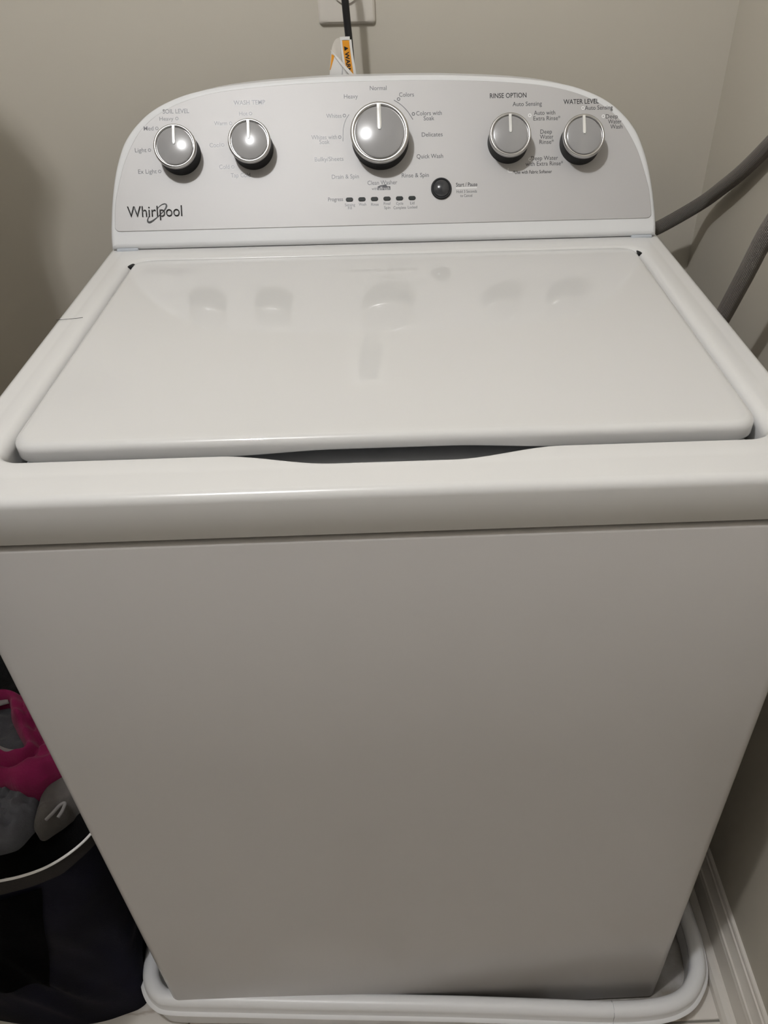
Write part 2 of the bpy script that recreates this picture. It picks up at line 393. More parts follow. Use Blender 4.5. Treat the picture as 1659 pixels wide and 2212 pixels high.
# text ---------------------------------------------------------------
def text_mesh(s, bold=0.0, res=3):
    c = bpy.data.curves.new('print', 'FONT'); c.body = s; c.size = 1.0; c.resolution_u = res; c.fill_mode = 'BOTH'; c.offset = bold
    o = bpy.data.objects.new('print', c); COL.objects.link(o)
    dg = bpy.context.evaluated_depsgraph_get(); me = bpy.data.meshes.new_from_object(o.evaluated_get(dg))
    bpy.data.objects.remove(o); bpy.data.curves.remove(c)
    return me
def bounds(me):
    xs = [v.co.x for v in me.vertices]; ys = [v.co.y for v in me.vertices]
    return min(xs), max(xs), min(ys), max(ys)
_h = text_mesh('H'); CAPH = bounds(_h)[3]
def add_text(bm, s, x, y, w, h, bold=0, z=ZP, rot=0.0):
    me = text_mesh(s, .011 if bold else 0.003)
    x0, x1, y0, y1 = bounds(me); sx = w / (x1 - x0); sy = h / CAPH
    if s == 'affresh': sy = h / (y1 - y0)
    mt = Matrix.Translation((x, y, z)) @ Matrix.Rotation(rot, 4, 'Z') @ Matrix.Diagonal((sx, sy, 1, 1)) @ Matrix.Translation((-(x0 + x1) / 2, -CAPH / 2, 0))
    me.transform(mt); bm.from_mesh(me); bpy.data.meshes.remove(me)
def ring(bm, x, y, r, w, z=ZP, seg=20, ry=None, a0=0, a1=360, rot=0):
    ry = ry or r; vi = []; vo = []
    for k in range(seg + 1):
        a = math.radians(a0 + (a1 - a0) * k / seg)
        for lst, d in ((vi, -w / 2), (vo, w / 2)):
            px, py = (r + d) * math.cos(a), (ry + d) * math.sin(a)
            lst.append(bm.verts.new((x + px * math.cos(rot) - py * math.sin(rot), y + px * math.sin(rot) + py * math.cos(rot), z)))
    for k in range(seg): bm.faces.new((vi[k], vo[k], vo[k + 1], vi[k + 1]))
def ribbon(bm, pts, w, z=ZP):
    P = catmull([(a, b, 0) for a, b in pts], 8); L = []; Rr = []
    for i, p in enumerate(P):
        t = (P[min(i + 1, len(P) - 1)] - P[max(i - 1, 0)]).normalized(); n = Vector((-t.y, t.x, 0))
        ww = (w(i / (len(P) - 1)) if callable(w) else w) / 2
        L.append(bm.verts.new((p.x + n.x * ww, p.y + n.y * ww, z))); Rr.append(bm.verts.new((p.x - n.x * ww, p.y - n.y * ww, z)))
    for i in range(len(P) - 1): bm.faces.new((L[i], Rr[i], Rr[i + 1], L[i + 1]))
def disc(bm, x, y, r, z=ZP, seg=16):
    bm.faces.new([bm.verts.new((x + r * math.cos(2 * math.pi * k / seg), y + r * math.sin(2 * math.pi * k / seg), z)) for k in range(seg)])
TEXT = {
 'soil': [
  ('SOIL LEVEL', -0.2512, 0.1579, 0.0317, 0.0049, 1),
  ('Heavy', -0.2631, 0.1496, 0.0167, 0.0044, 0),
  ('Med', -0.2853, 0.1389, 0.0117, 0.0049, 0),
  ('Light', -0.2965, 0.1140, 0.0139, 0.0049, 0),
  ('Ex Light', -0.2901, 0.0891, 0.0224, 0.0049, 0),
  ('•', -0.2506, 0.1494, 0.0039, 0.0022, 0),
  ('•', -0.2753, 0.1387, 0.0039, 0.0022, 0),
  ('•', -0.2859, 0.1138, 0.0039, 0.0022, 0),
  ('•', -0.2753, 0.0888, 0.0039, 0.0022, 0),
 ],
 'temp': [
  ('WASH TEMP', -0.1624, 0.1661, 0.0380, 0.0049, 1),
  ('Hot', -0.1703, 0.1535, 0.0101, 0.0044, 0),
  ('Warm', -0.1983, 0.1429, 0.0156, 0.0044, 0),
  ('Cool', -0.2068, 0.1179, 0.0129, 0.0049, 0),
  ('Cold', -0.1969, 0.0924, 0.0124, 0.0049, 0),
  ('Tap Cold', -0.1778, 0.0822, 0.0236, 0.0049, 0),
  ('•', -0.1617, 0.1533, 0.0039, 0.0022, 0),
  ('•', -0.1863, 0.1426, 0.0039, 0.0022, 0),
  ('•', -0.1973, 0.1177, 0.0039, 0.0022, 0),
  ('•', -0.1865, 0.0921, 0.0039, 0.0022, 0),
 ],
 'cycle': [
  ('Normal', -0.0061, 0.1794, 0.0202, 0.0049, 0),
  ('Heavy', -0.0396, 0.1705, 0.0168, 0.0049, 0),
  ('Colors', 0.0279, 0.1712, 0.0180, 0.0049, 0),
  ('Colors with', 0.0545, 0.1492, 0.0311, 0.0049, 0),
  ('Soak', 0.0543, 0.1433, 0.0130, 0.0049, 0),
  ('Delicates', 0.0576, 0.1244, 0.0255, 0.0049, 0),
  ('Quick Wash', 0.0540, 0.0991, 0.0324, 0.0049, 0),
  ('Rinse & Spin', 0.0354, 0.0772, 0.0330, 0.0049, 0),
  ('Clean Washer', -0.0053, 0.0695, 0.0364, 0.0049, 0),
  ('with', -0.0152, 0.0626, 0.0068, 0.0033, 0),
  ('Drain & Spin', -0.0503, 0.0776, 0.0329, 0.0049, 0),
  ('Bulky/Sheets', -0.0692, 0.0986, 0.0350, 0.0049, 0),
  ('Whites with', -0.0740, 0.1241, 0.0310, 0.0049, 0),
  ('Soak', -0.0739, 0.1187, 0.0124, 0.0049, 0),
  ('Whites', -0.0611, 0.1485, 0.0185, 0.0049, 0),
 ],
 'prog': [
  ('Progress', -0.0634, 0.0512, 0.0182, 0.0044, 1),
  ('Sensing', -0.0461, 0.0442, 0.0125, 0.0033, 0),
  ('Fill', -0.0463, 0.0404, 0.0046, 0.0033, 0),
  ('Wash', -0.0307, 0.0444, 0.0091, 0.0033, 0),
  ('Rinse', -0.0154, 0.0440, 0.0091, 0.0033, 0),
  ('Final', -0.0005, 0.0447, 0.0080, 0.0033, 0),
  ('Spin', -0.0004, 0.0398, 0.0074, 0.0033, 0),
  ('Cycle', 0.0151, 0.0444, 0.0086, 0.0033, 0),
  ('Complete', 0.0150, 0.0394, 0.0154, 0.0033, 0),
  ('Lid', 0.0306, 0.0445, 0.0051, 0.0033, 0),
  ('Locked', 0.0307, 0.0396, 0.0114, 0.0033, 0),
 ],
 'start': [
  ('Start / Pause', 0.0983, 0.0648, 0.0263, 0.0044, 1),
  ('Hold 3 Seconds', 0.0981, 0.0566, 0.0252, 0.0033, 0),
  ('to Cancel', 0.0974, 0.0517, 0.0149, 0.0033, 0),
 ],
 'rinse': [
  ('RINSE OPTION', 0.1517, 0.1675, 0.0448, 0.0054, 1),
  ('Auto Sensing', 0.1748, 0.1574, 0.0358, 0.0049, 0),
  ('Auto with', 0.1959, 0.1467, 0.0262, 0.0049, 0),
  ('Extra Rinse*', 0.1986, 0.1402, 0.0330, 0.0049, 0),
  ('Deep', 0.1975, 0.1246, 0.0143, 0.0049, 0),
  ('Water', 0.1980, 0.1186, 0.0166, 0.0049, 0),
  ('Rinse*', 0.1979, 0.1127, 0.0177, 0.0049, 0),
  ('Deep Water', 0.1950, 0.0937, 0.0332, 0.0049, 0),
  ('with Extra Rinse*', 0.1946, 0.0872, 0.0464, 0.0049, 0),
  ('*Use with Fabric Softener', 0.1799, 0.0777, 0.0481, 0.0038, 1),
 ],
 'water': [
  ('WATER LEVEL', 0.2410, 0.1587, 0.0433, 0.0054, 1),
  ('Auto Sensing', 0.2626, 0.1512, 0.0342, 0.0049, 0),
  ('Deep', 0.2785, 0.1407, 0.0149, 0.0049, 0),
  ('Water', 0.2822, 0.1346, 0.0166, 0.0049, 0),
  ('Wash', 0.2841, 0.1286, 0.0149, 0.0049, 0),
 ],
 'logo': [
  ('Whirlpool', -0.2844, 0.0410, 0.0664, 0.0125, 0),
 ],
 'aff': [
  ('affresh', -0.0030, 0.0623, 0.0154, 0.0044, 1),
 ],
}
LAB = {'soil': 'glare-paled print: SOIL LEVEL scale around the leftmost knob', 'temp': 'glare-greyed print: WASH TEMP scale around the second knob', 'cycle': 'dark print: wash cycle names around the large middle knob',
       'prog': 'dark print: Progress captions of the indicator row', 'start': 'dark print: Start / Pause beside the round button', 'rinse': 'dark print: RINSE OPTION scale around the fourth knob', 'water': 'dark print: WATER LEVEL scale around the rightmost knob'}
for key, lab in LAB.items():
    bm = bmesh.new(); bb = bmesh.new(); has_b = False
    for s, x, y, w, h, bold in TEXT[key]:
        if s == '•':
            ring(bm, x, y, .0016, .0007, seg=14); continue
        if bold: add_text(bb, s, x, y, w, h, 1); has_b = True
        else: add_text(bm, s, x, y, w, h, 0)
    if key == 'cycle':
        for x, y in ((-.0484, .1485), (-.0551, .1237), (.0181, .1661), (.0355, .1486)): ring(bm, x, y, .0016, .0009, seg=18)
        ribbon(bm, [(-.0427, .1497), (-.0470, .1434), (-.0502, .1338), (-.0514, .1187)], .0008)
        ribbon(bm, [(.0124, .1651), (.0207, .1596), (.0283, .1519), (.0347, .1421)], .0008)
    nl = len(bm.faces)
    bm2me = bpy.data.meshes.new('t'); bb.to_mesh(bm2me); bb.free()
    bm.from_mesh(bm2me); bpy.data.meshes.remove(bm2me)
    bm.faces.ensure_lookup_table()
    for f in bm.faces[nl:]: f.material_index = 1
    for f in bm.faces:
        if f.normal.z < 0: f.normal_flip()
    me = bpy.data.meshes.new('lettering'); bm.to_mesh(me); bm.free()
    me.materials.append(M['ink']); me.materials.append(M['ink'] if key in ('soil', 'temp') else M['bold_ink'])  # left headings take the lighter ink, painting in the lamp glare
    o = bpy.data.objects.new('lettering', me); COL.objects.link(o); o.parent = console; tag(o, lab)
# white printed dots and the fine white line
bm = bmesh.new()
for x, y in ((.1776, .1439), (.2432, .1511), (.2682, .1409), (.1772, .0925)): ring(bm, x, y, .0017, .0009, seg=16)
ribbon(bm, [(.0850, .0608), (.0980, .06075), (.1108, .0607)], .0007)
ribbon(bm, [(.1500, .0830), (.1500, .0785), (.1550, .0780)], .0006)
tag(mesh_obj('printed_marks', bm, M['white_ink'], console, smooth=False), 'white printed dots and line', kind='stuff')
# small oval emblem under Clean Washer: dark house-shaped badge with pale letters
bm = bmesh.new()
bx, by = -.0036, .0636
vs = [(-.0078, -.0030), (.0078, -.0030), (.0080, .0012), (.0040, .0016), (.0026, .0038), (-.0012, .0030), (-.0046, .0026), (-.0078, .0012)]
bm.faces.new([bm.verts.new((bx + a, by + b, ZP)) for a, b in vs])
badge = mesh_obj('badge', bm, M['bold_ink'], console, smooth=False)
bm = bmesh.new(); s, x, y, w, h, b = TEXT['aff'][0]; add_text(bm, s, bx, by - .0009, .0136, .0040, 0, ZP + .0001)
tag(mesh_obj('badge_lettering', bm, M['silver_panel'], console, smooth=False), 'pale lettering on the dark badge')
# maker's emblem: raised letters with a swoosh ring around the p
bm = bmesh.new(); s, x, y, w, h, b = TEXT['logo'][0]
me = text_mesh(s, -.004, 6); x0, x1, y0, y1 = bounds(me); l_top = y1
mt = Matrix.Translation((x, .0422, 0)) @ Matrix.Diagonal((w / (x1 - x0), .0128 / CAPH, 1, 1)) @ Matrix.Translation((-(x0 + x1) / 2, -CAPH / 2, 0))
me.transform(mt); bm.from_mesh(me); bpy.data.meshes.remove(me)
sw = [(-.2810, .0455), (-.2765, .0492), (-.2722, .0508), (-.2698, .0495), (-.2705, .0462), (-.2742, .0418), (-.2800, .0366), (-.2860, .0322), (-.2905, .0298), (-.2932, .0300), (-.2935, .0328), (-.2918, .0362)]
ribbon(bm, sw, lambda t: .0004 + .0014 * math.exp(-((t - .30) / .13) ** 2) + .0016 * math.exp(-((t - .78) / .16) ** 2), 0)
ext = bmesh.ops.extrude_face_region(bm, geom=bm.faces[:])
bmesh.ops.translate(bm, verts=[v for v in ext['geom'] if isinstance(v, bmesh.types.BMVert)], vec=(0, 0, .0008))
mesh_obj('emblem', bm, M['logo'], console, mat=Matrix.Translation((0, 0, ZP)), smooth=False)
# start button
bm = bmesh.new(); lathe(bm, [(.0126, 0), (.0126, .0022), (.0120, .0030), (.0108, .0030), (.0106, .0022)], 48)
mesh_obj('button_bezel', bm, M['knob_body'], console, mat=Matrix.Translation((.0668, .0604, .0008)))
bm = bmesh.new(); lathe(bm, [(.0105, 0), (.0104, .0024), (.0098, .0034), (.0085, .0043), (.0068, .0051), (.0048, .00575), (.0026, .00615), (.0005, .0063)], 48)
tag(mesh_obj('start_button', bm, M['dark_plastic'], console, mat=Matrix.Translation((.0668, .0604, .0008)), angle=60), 'round dark grey push button')
# six indicator windows
led0 = None
for i, lx in enumerate((-.0464, -.0311, -.0157, -.0003, .0151, .0305)):
    if led0 is None:
        bm = bmesh.new()
        def cap(a, b, z): return [(math.copysign(a - b, math.cos(t)) + b * math.cos(t), b * math.sin(t), z) for t in [2 * math.pi * (k + .5) / 24 for k in range(24)]]
        loft(bm, [cap(.0045, .0024, 0), cap(.0045, .0024, .0006), cap(.0041, .0020, .0010)], True, True)
        led0 = mesh_obj('indicator_light', bm, M['led'], console)
        o = led0
    else:
        o = led0.copy(); COL.objects.link(o); o.parent = console
    o.matrix_local = Matrix.Translation((lx, .0503, .0009))
# knobs
def knob(x, y, R, label, rot=0.0):
    H = .026
    bm = bmesh.new(); lathe(bm, [(R * .99, 0), (R * .985, .003), (R * .94, H * .72), (R * .985, H * .78)], 72)
    k = mesh_obj('knob', bm, M['knob_body'], washer, mat=WM @ CM @ Matrix.Translation((x, y, .0010)) @ Matrix.Rotation(rot, 4, 'Z')); k['label'] = label
    bm = bmesh.new(); q = R * .085
    lathe(bm, [(R * .98, H * .76), (R, H * .80), (R * 1.0, H * .90), (R * .985, H * .965), (R * .955, H), (R * .905, H * 1.005), (R * .872, H * .985), (R * .862, H * .93), (R * .862, H * .90)], 72)
    tag(mesh_obj('ring', bm, M['chrome'], k, angle=70), 'satin chrome ring')
    bm = bmesh.new()
    rc = R * .840; pr = [(rc, H * .90), (rc, H * .945), (rc * .985, H * .955 + R * .012)] + [(rc * f, H * .955 + R * (.016 + .078 * (1 - f * f))) for f in (.96, .9, .8, .68, .55, .42, .3, .18, .06, .01)]
    lathe(bm, pr, 72)
    tag(mesh_obj('cap', bm, M['knob_cap'], k, angle=50), 'grey domed cap')
    bm = bmesh.new(); wd = R * .070
    n = 10; top = []; 
    y0, y1 = R * .06, R * .90
    def hz(t): return H * .955 + R * (.016 + .078 * (1 - (t / rc) ** 2)) if t < rc else H * .985
    lps = []
    for j in range(n + 1):
        yy = y0 + (y1 - y0) * j / n; hh = max(hz(yy), H * .965) + .0011; ww = wd * (1 if j else .6)
        lps.append([(-ww, yy, hh - .004), (-ww, yy, hh - .0004), (-ww * .7, yy, hh), (ww * .7, yy, hh), (ww, yy, hh - .0004), (ww, yy, hh - .004)])
    loft(bm, lps, True, True)
    tag(mesh_obj('pointer', bm, M['pointer'], k, angle=30), 'raised silver pointer')
    return k
knob(-.2490, .1085, .0252, 'small knob under SOIL LEVEL, leftmost of the five')
knob(-.1610, .1128, .0252, 'small knob under WASH TEMP, second from the left')
knob(-.0060, .1188, .0350, 'large cycle knob in the middle of the console')
knob(.1500, .1128, .0252, 'small knob under RINSE OPTION, right of the large knob')
knob(.2385, .1093, .0252, 'small knob under WATER LEVEL, rightmost of the five')

# ================================================================== DRIP PAN
pan = empty('drip_pan', (0, .3, 0)); tag(pan, 'white plastic drip pan with a rolled rim on the floor under the washing machine', 'drip pan')
top = [(-.3833, .1100), (-.3835, .0700), (-.3825, .0440), (-.3765, .0251), (-.3626, .0091), (-.3400, .0024), (-.2500, -.0030), (-.1616, -.0080), (-.0500, -.0137), (.0653, -.0199), (.1700, -.0268), (.2756, -.0336), (.3400, -.0318), (.3777, -.0219), (.3999, -.0039), (.4146, .0213), (.4200, .0614), (.4190, .1039), (.4150, .2500), (.4130, .5000), (.4120, .6300), (.4050, .6700), (.3700, .6950), (.2000, .6980), (0, .7000), (-.2500, .7000), (-.3500, .6950), (-.3800, .6650), (-.3850, .6200), (-.3850, .4500), (-.3840, .2500)]
path = catmull([(a, b, .068 - .03 * a) for a, b in top], 8, closed=True)
seam_i = min(range(len(path)), key=lambda i: (path[i] - Vector((.2756, -.0336, .06))).length)
p0, p1 = path[seam_i], path[seam_i + 1]; d = (p1 - p0).normalized()
path[seam_i:seam_i + 1] = [p0 - d * .0016, p0 - d * .0007, p0 - d * .0006, p0 + d * .0006, p0 + d * .0007, p0 + d * .0016]
groove = {seam_i + 2, seam_i + 3}
bm = bmesh.new(); loops = []
n = len(path)
for i, p in enumerate(path):
    t = (path[(i + 1) % n] - path[i - 1]); t.z = 0; t.normalize(); o_ = Vector((t.y, -t.x, 0))      # outward
    prof = [(-.0125, -(p.z - .010)), (-.0118, -.012)]
    for k in range(11):
        a = math.radians(200 - 22 * k); prof.append((.0115 * math.cos(a), .0105 * math.sin(a) - .0105))
    prof += [(.0128, -.0205), (.0165, -.0222), (.0178, -.0238), (.0170, -.0262), (.0120, -.0268), (.0080, -(p.z - .004)), (-.0100, -(p.z - .003))]
    sc_ = .80 if i in groove else 1.0
    loops.append([tuple(p + o_ * (a * sc_) + Vector((0, 0, b if sc_ == 1 else min(b, -.0022) if b > -.0022 else b))) for a, b in prof])
loops.append(loops[0])
m_ = len(loops[0]); rings = [[bm.verts.new(v) for v in lp] for lp in loops[:-1]]
for i in range(n):
    for k in range(m_):
        j = (i + 1) % n; l = (k + 1) % m_
        bm.faces.new((rings[i][k], rings[i][l], rings[j][l], rings[j][k]))
mesh_obj('rim', bm, M['pan'], pan, mat=WM, angle=40)
bm = bmesh.new()
lp1 = [(p.x, p.y, .0045) for p in path]; lp0 = [(p.x, p.y, .001) for p in path]
loft(bm, [lp0, lp1], True, True); mesh_obj('pan_floor', bm, M['pan_floor'], pan, mat=WM)

# ================================================================== OUTLET, CORD, TAG
outlet = empty('wall_outlet', (-.0445, BACK_Y, 1.1985)); tag(outlet, 'cream wall outlet plate behind the console with the black cord crossing it', 'outlet')
bm = bmesh.new()
def pl(ins, y): 
    return [(x, y, z) for x, z in rloop(-.0368 + ins, .0368 - ins, -.0580 + ins, .0580 - ins, .004, 5, 10, 10)]
loft(bm, [pl(0, 0), pl(0, -.0028), pl(.0008, -.0042), pl(.0030, -.0058), pl(.0055, -.0062)], True, True)
mesh_obj('cover_plate', bm, M['plate'], outlet, angle=25)
for dz in (-.0195, .0195):
    bm = bmesh.new(); lathe(bm, [(.0165, 0), (.0165, .0085), (.0160, .0090)], 32)
    s = mesh_obj('socket', bm, M['plate'], outlet, mat=Matrix.Translation((0, 0, dz)) @ Matrix.Rotation(math.radians(90), 4, 'X'))
    bm = bmesh.new()
    for sx in (-.0062, .0062): box(bm, sx - .001, sx + .001, -.0040 + .003, .0040 + .003, .0088, .0093)
    mesh_obj('slots', bm, M['rubber'], s, smooth=False)
bm = bmesh.new(); lathe(bm, [(.0032, 0), (.0030, .0016), (.0010, .0020)], 16)
mesh_obj('plate_screw', bm, M['plate'], outlet, mat=Matrix.Translation((0, -.006, 0)) @ Matrix.Rotation(math.radians(90), 4, 'X'))
cord = empty('power_cord', (-.045, .70, 1.17)); tag(cord, 'black power cord hanging from the wall outlet down behind the console', 'power cord')
CI = Matrix.Translation((.045, -.70, -1.17))
pth = catmull([(-.0440, .7350, 1.2180), (-.0440, .712, 1.2170), (-.0438, .705, 1.2050), (-.0434, .703, 1.180), (-.0424, .703, 1.1523), (-.0414, .703, 1.1338), (-.0406, .703, 1.1077), (-.040, .703, 1.06), (-.038, .715, .95), (-.02, .725, .80)], 8)
mesh_obj('cable', tube(bmesh.new(), pth, .0046, 18), M['rubber'], cord, mat=CI)
bm = bmesh.new(); box(bm, -.060, -.028, .7330, .7605, 1.203, 1.233, .004, 3)
mesh_obj('plug', bm, M['rubber'], cord, mat=CI)
wt = empty('warning_tag', (-.045, .70, 1.13)); tag(wt, 'white and orange folded warning tag wrapped around the black power cord', 'tag')
TI = Matrix.Translation((.045, -.70, -1.13))
def strip(name, pts_l, pts_r, m, th=.0003, parent=wt):
    bm = bmesh.new(); L = catmull(pts_l, 6); R_ = catmull(pts_r, 6); n = len(L)
    nn = (L[min(2, n - 1)] - L[0]).cross(R_[0] - L[0]).normalized() * th
    lps = [[tuple(L[i] + nn), tuple(R_[i] + nn), tuple(R_[i] - nn), tuple(L[i] - nn)] for i in range(n)]
    loft(bm, lps, True, True)
    return mesh_obj(name, bm, m, parent, mat=TI, angle=30)
# collar, printed orange leg in front of the cord, loop out to the left and back across
strip('collar', [(-.0524, .6975, 1.1338), (-.0470, .6960, 1.1343), (-.0400, .6968, 1.1343)], [(-.0524, .6975, 1.1303), (-.0470, .6960, 1.1308), (-.0400, .6968, 1.1308)], M['tag_white'])
leg = strip('white_leg', [(-.0520, .6972, 1.1310), (-.0515, .6972, 1.1150), (-.0495, .6972, 1.0930), (-.0490, .6972, 1.0700)], [(-.0380, .6972, 1.1310), (-.0370, .6972, 1.1150), (-.0345, .6972, 1.0930), (-.0330, .6972, 1.0700)], M['tag_white'])
orange = strip('orange_print', [(-.0497, .6966, 1.1302), (-.0488, .6966, 1.1150), (-.0465, .6966, 1.0930), (-.0460, .6966, 1.0700)], [(-.0410, .6966, 1.1302), (-.0400, .6966, 1.1150), (-.0380, .6966, 1.0930), (-.0370, .6966, 1.0700)], M['tag_orange'])
bm = bmesh.new()
me = text_mesh('WARNING', .03); x0, x1, y0, y1 = bounds(me); hgt = .0050
me.transform(Matrix.Translation((0, 0, 0)) @ Matrix.Diagonal((.0360 / (x1 - x0), hgt / CAPH, 1, 1)) @ Matrix.Translation((-x0, -CAPH / 2, 0)))
bm.from_mesh(me); bpy.data.meshes.remove(me)
# triangle sign ahead of the word
tv = [bm.verts.new(v) for v in ((-.0062, -.0026, 0), (-.0012, -.0026, 0), (-.0037, .0026, 0))]; bm.faces.new(tv)
tr = Matrix.Translation((-.0447, .6960, 1.1180)) @ Matrix(((0.07, 1, 0, 0), (0, 0, -1, 0), (-1, 0.07, 0, 0), (0, 0, 0, 1)))
bm.transform(TI @ tr)
mesh_obj('warning_print', bm, M['rubber'], wt, smooth=False)
strip('loop_back', [(-.0520, .6970, 1.1335), (-.0580, .7000, 1.1310), (-.0620, .7020, 1.1250), (-.0640, .7015, 1.1195)], [(-.0520, .6975, 1.1020), (-.0530, .7000, 1.1040), (-.0560, .7010, 1.1080), (-.0625, .7010, 1.1170)], M['plate'])
strip('fold_edge', [(-.0648, .6950, 1.1205), (-.0520, .6940, 1.1080), (-.0385, .6935, 1.0940), (-.0300, .6935, 1.0840)], [(-.0630, .6950, 1.1178), (-.0540, .6940, 1.1060), (-.0415, .6935, 1.0915), (-.0330, .6935, 1.0800)], M['tag_white'], .0005)
strip('front_leg', [(-.0643, .6960, 1.1190), (-.0680, .6960, 1.0960), (-.0720, .6960, 1.0700)], [(-.0600, .6960, 1.1160), (-.0480, .6960, 1.1020), (-.0350, .6960, 1.0700)], M['tag_white'])
strip('orange_sliver', [(-.0640, .6955, 1.1160), (-.0655, .6955, 1.1080), (-.0675, .6955, 1.0990)], [(-.0605, .6955, 1.1140), (-.0630, .6955, 1.1080), (-.0670, .6955, 1.0985)], M['tag_orange'])
strip('print_line', [(-.0505, .6952, 1.1045), (-.0520, .6952, 1.0990), (-.0530, .6952, 1.0930)], [(-.0499, .6952, 1.1045), (-.0514, .6952, 1.0990), (-.0524, .6952, 1.0930)], M['gap'], .0001)

# ================================================================== HOSES
def hose(label, pts, r):
    e = empty('water_hose', pts[0]); tag(e, label, 'hose')
    I = Matrix.Translation(-Vector(pts[0]))
    mesh_obj('braided_sleeve', tube(bmesh.new(), catmull(pts, 14), r, 20, uv=True), M['hose'], e, mat=I)
    for a, b in ((0, 1), (-1, -2)):
        A = Vector(pts[a]); dd = (Vector(pts[b]) - A).normalized()
        mesh_obj('fitting', tube(bmesh.new(), [A - dd * .012, A, A + dd * .001, A + dd * .022, A + dd * .023], lambda t: r * 1.35 if t < .9 else r * 1.02, 12), M['brass'], e, mat=I, angle=30)
    return e
hose('grey braided water hose curving from behind the console up to the right wall',
     [(.300, .722, .872), (.335, .716, .8725), (.3689, .712, .8785), (.3920, .708, .8861), (.4280, .703, .9083), (.4500, .6900, .9290), (.4545, .6560, .9527), (.4570, .6023, .9882), (.4590, .5461, 1.0311), (.4590, .5000, 1.0690), (.4610, .4500, 1.1200)], .0094)
hose('grey braided water hose descending steeply behind the right edge of the washing machine',
     [(.4600, .250, 1.180), (.4350, .280, 1.130), (.4150, .310, 1.080), (.4040, .3370, 1.0320), (.4000, .3626, .9906), (.4000, .3928, .9318), (.4000, .4216, .8774), (.4000, .4579, .8095), (.400, .520, .690), (.400, .610, .560)], .0102)
valve = empty('water_valve', (RIGHT_X, .45, 1.12)); tag(valve, 'brass water valve on the right wall where a grey hose ends', 'valve')
mesh_obj('valve_body', tube(bmesh.new(), [Vector((0, 0, 0)), Vector((-.004, 0, 0)), Vector((-.012, 0, 0)), Vector((-.0125, 0, -.012))], .009, 12), M['brass'], valve)

# ================================================================== HAMPER
hamper = empty('laundry_hamper', (-.55, .2, 0)); tag(hamper, 'black and navy fabric laundry hamper with a white wire rim beside the washing machine', 'hamper')
HI = Matrix.Translation((.55, -.2, 0))
rim_pts = [(-.7300, .0900, .40), (-.7050, .0420, .40), (-.6500, .0120, .40), (-.5900, .0020, .40), (-.5300, -.0005, .40), (-.4950, .0010, .40), (-.4705, .0043, .40), (-.4460, .0095, .40), (-.4223, .0190, .40), (-.4010, .0353, .40), (-.3844, .0566, .40), (-.3740, .0850, .40), (-.3680, .1300, .40), (-.3660, .2200, .40), (-.3700, .3100, .40), (-.3900, .3650, .40), (-.4500, .3950, .40), (-.5500, .4050, .40), (-.6500, .3950, .40), (-.7150, .3500, .40), (-.7350, .2200, .40)]
rp = catmull(rim_pts, 6, closed=True)
mesh_obj('wire_rim', tube(bmesh.new(), rp, .0016, 10, closed=True), M['wire'], hamper, mat=HI)
base_pts = [(-.7100, .0500, 0), (-.6700, .0220, 0), (-.6200, .0120, 0), (-.5700, .0030, 0), (-.5200, -.0010, 0), (-.4950, -.0010, 0), (-.4733, .0000, 0), (-.4500, .0040, 0), (-.4300, .0100, 0), (-.4080, .0180, 0), (-.3990, .0320, 0), (-.4030, .0700, 0), (-.4050, .1300, 0), (-.4050, .2200, 0), (-.4060, .3000, 0), (-.4150, .3500, 0), (-.4600, .3750, 0), (-.5500, .3850, 0), (-.6300, .3750, 0), (-.6900, .3400, 0), (-.7150, .2200, 0)]
bp_ = catmull(base_pts, 6, closed=True)
cen = Vector((-.55, .2, 0))
def wall_loop(s, ins=0.0, wob=1.0):
    out = []
    for a, b in zip(rp, bp_):
        p = Vector((b.x + (a.x - b.x) * s, b.y + (a.y - b.y) * s, .4 * s))
        d = (p - cen); d.z = 0; d.normalize()
        w = noise.noise(Vector((p.x * 9, p.y * 9, p.z * 5))) * .022 + (1 - abs(noise.noise(Vector((p.x * 17 + p.z * 9, p.y * 17, p.z * 7 + 4)))) * 3) * .006
        env = math.sin(math.pi * min(1, max(0, s))) ** .7
        q = p + d * (w * env * wob - ins)
        q.z = max(q.z, .0008)
        if q.x > -.362: q.x = -.362
        out.append(tuple(q))
    return out
bm = bmesh.new()
ls = [wall_loop(i / 26) for i in range(0, 25)] + [wall_loop(.945)]
loft(bm, [[(cen.x + (x - cen.x) * .02, cen.y + (y - cen.y) * .02, .0008) for x, y, z in ls[0]]] + ls + [wall_loop(.945, .004)] + [wall_loop(i / 10, .004) for i in (8, 6, 4, 2)], True, False)
mesh_obj('body', bm, M['hamper'], hamper, mat=HI, angle=60)
bm = bmesh.new(); loft(bm, [wall_loop(.945, -.0016), wall_loop(.955, -.0010), wall_loop(.985, 0), wall_loop(1.0, 0), wall_loop(.995, .003), wall_loop(.93, .003)])
mesh_obj('hem', bm, M['hem'], hamper, mat=HI, angle=60)
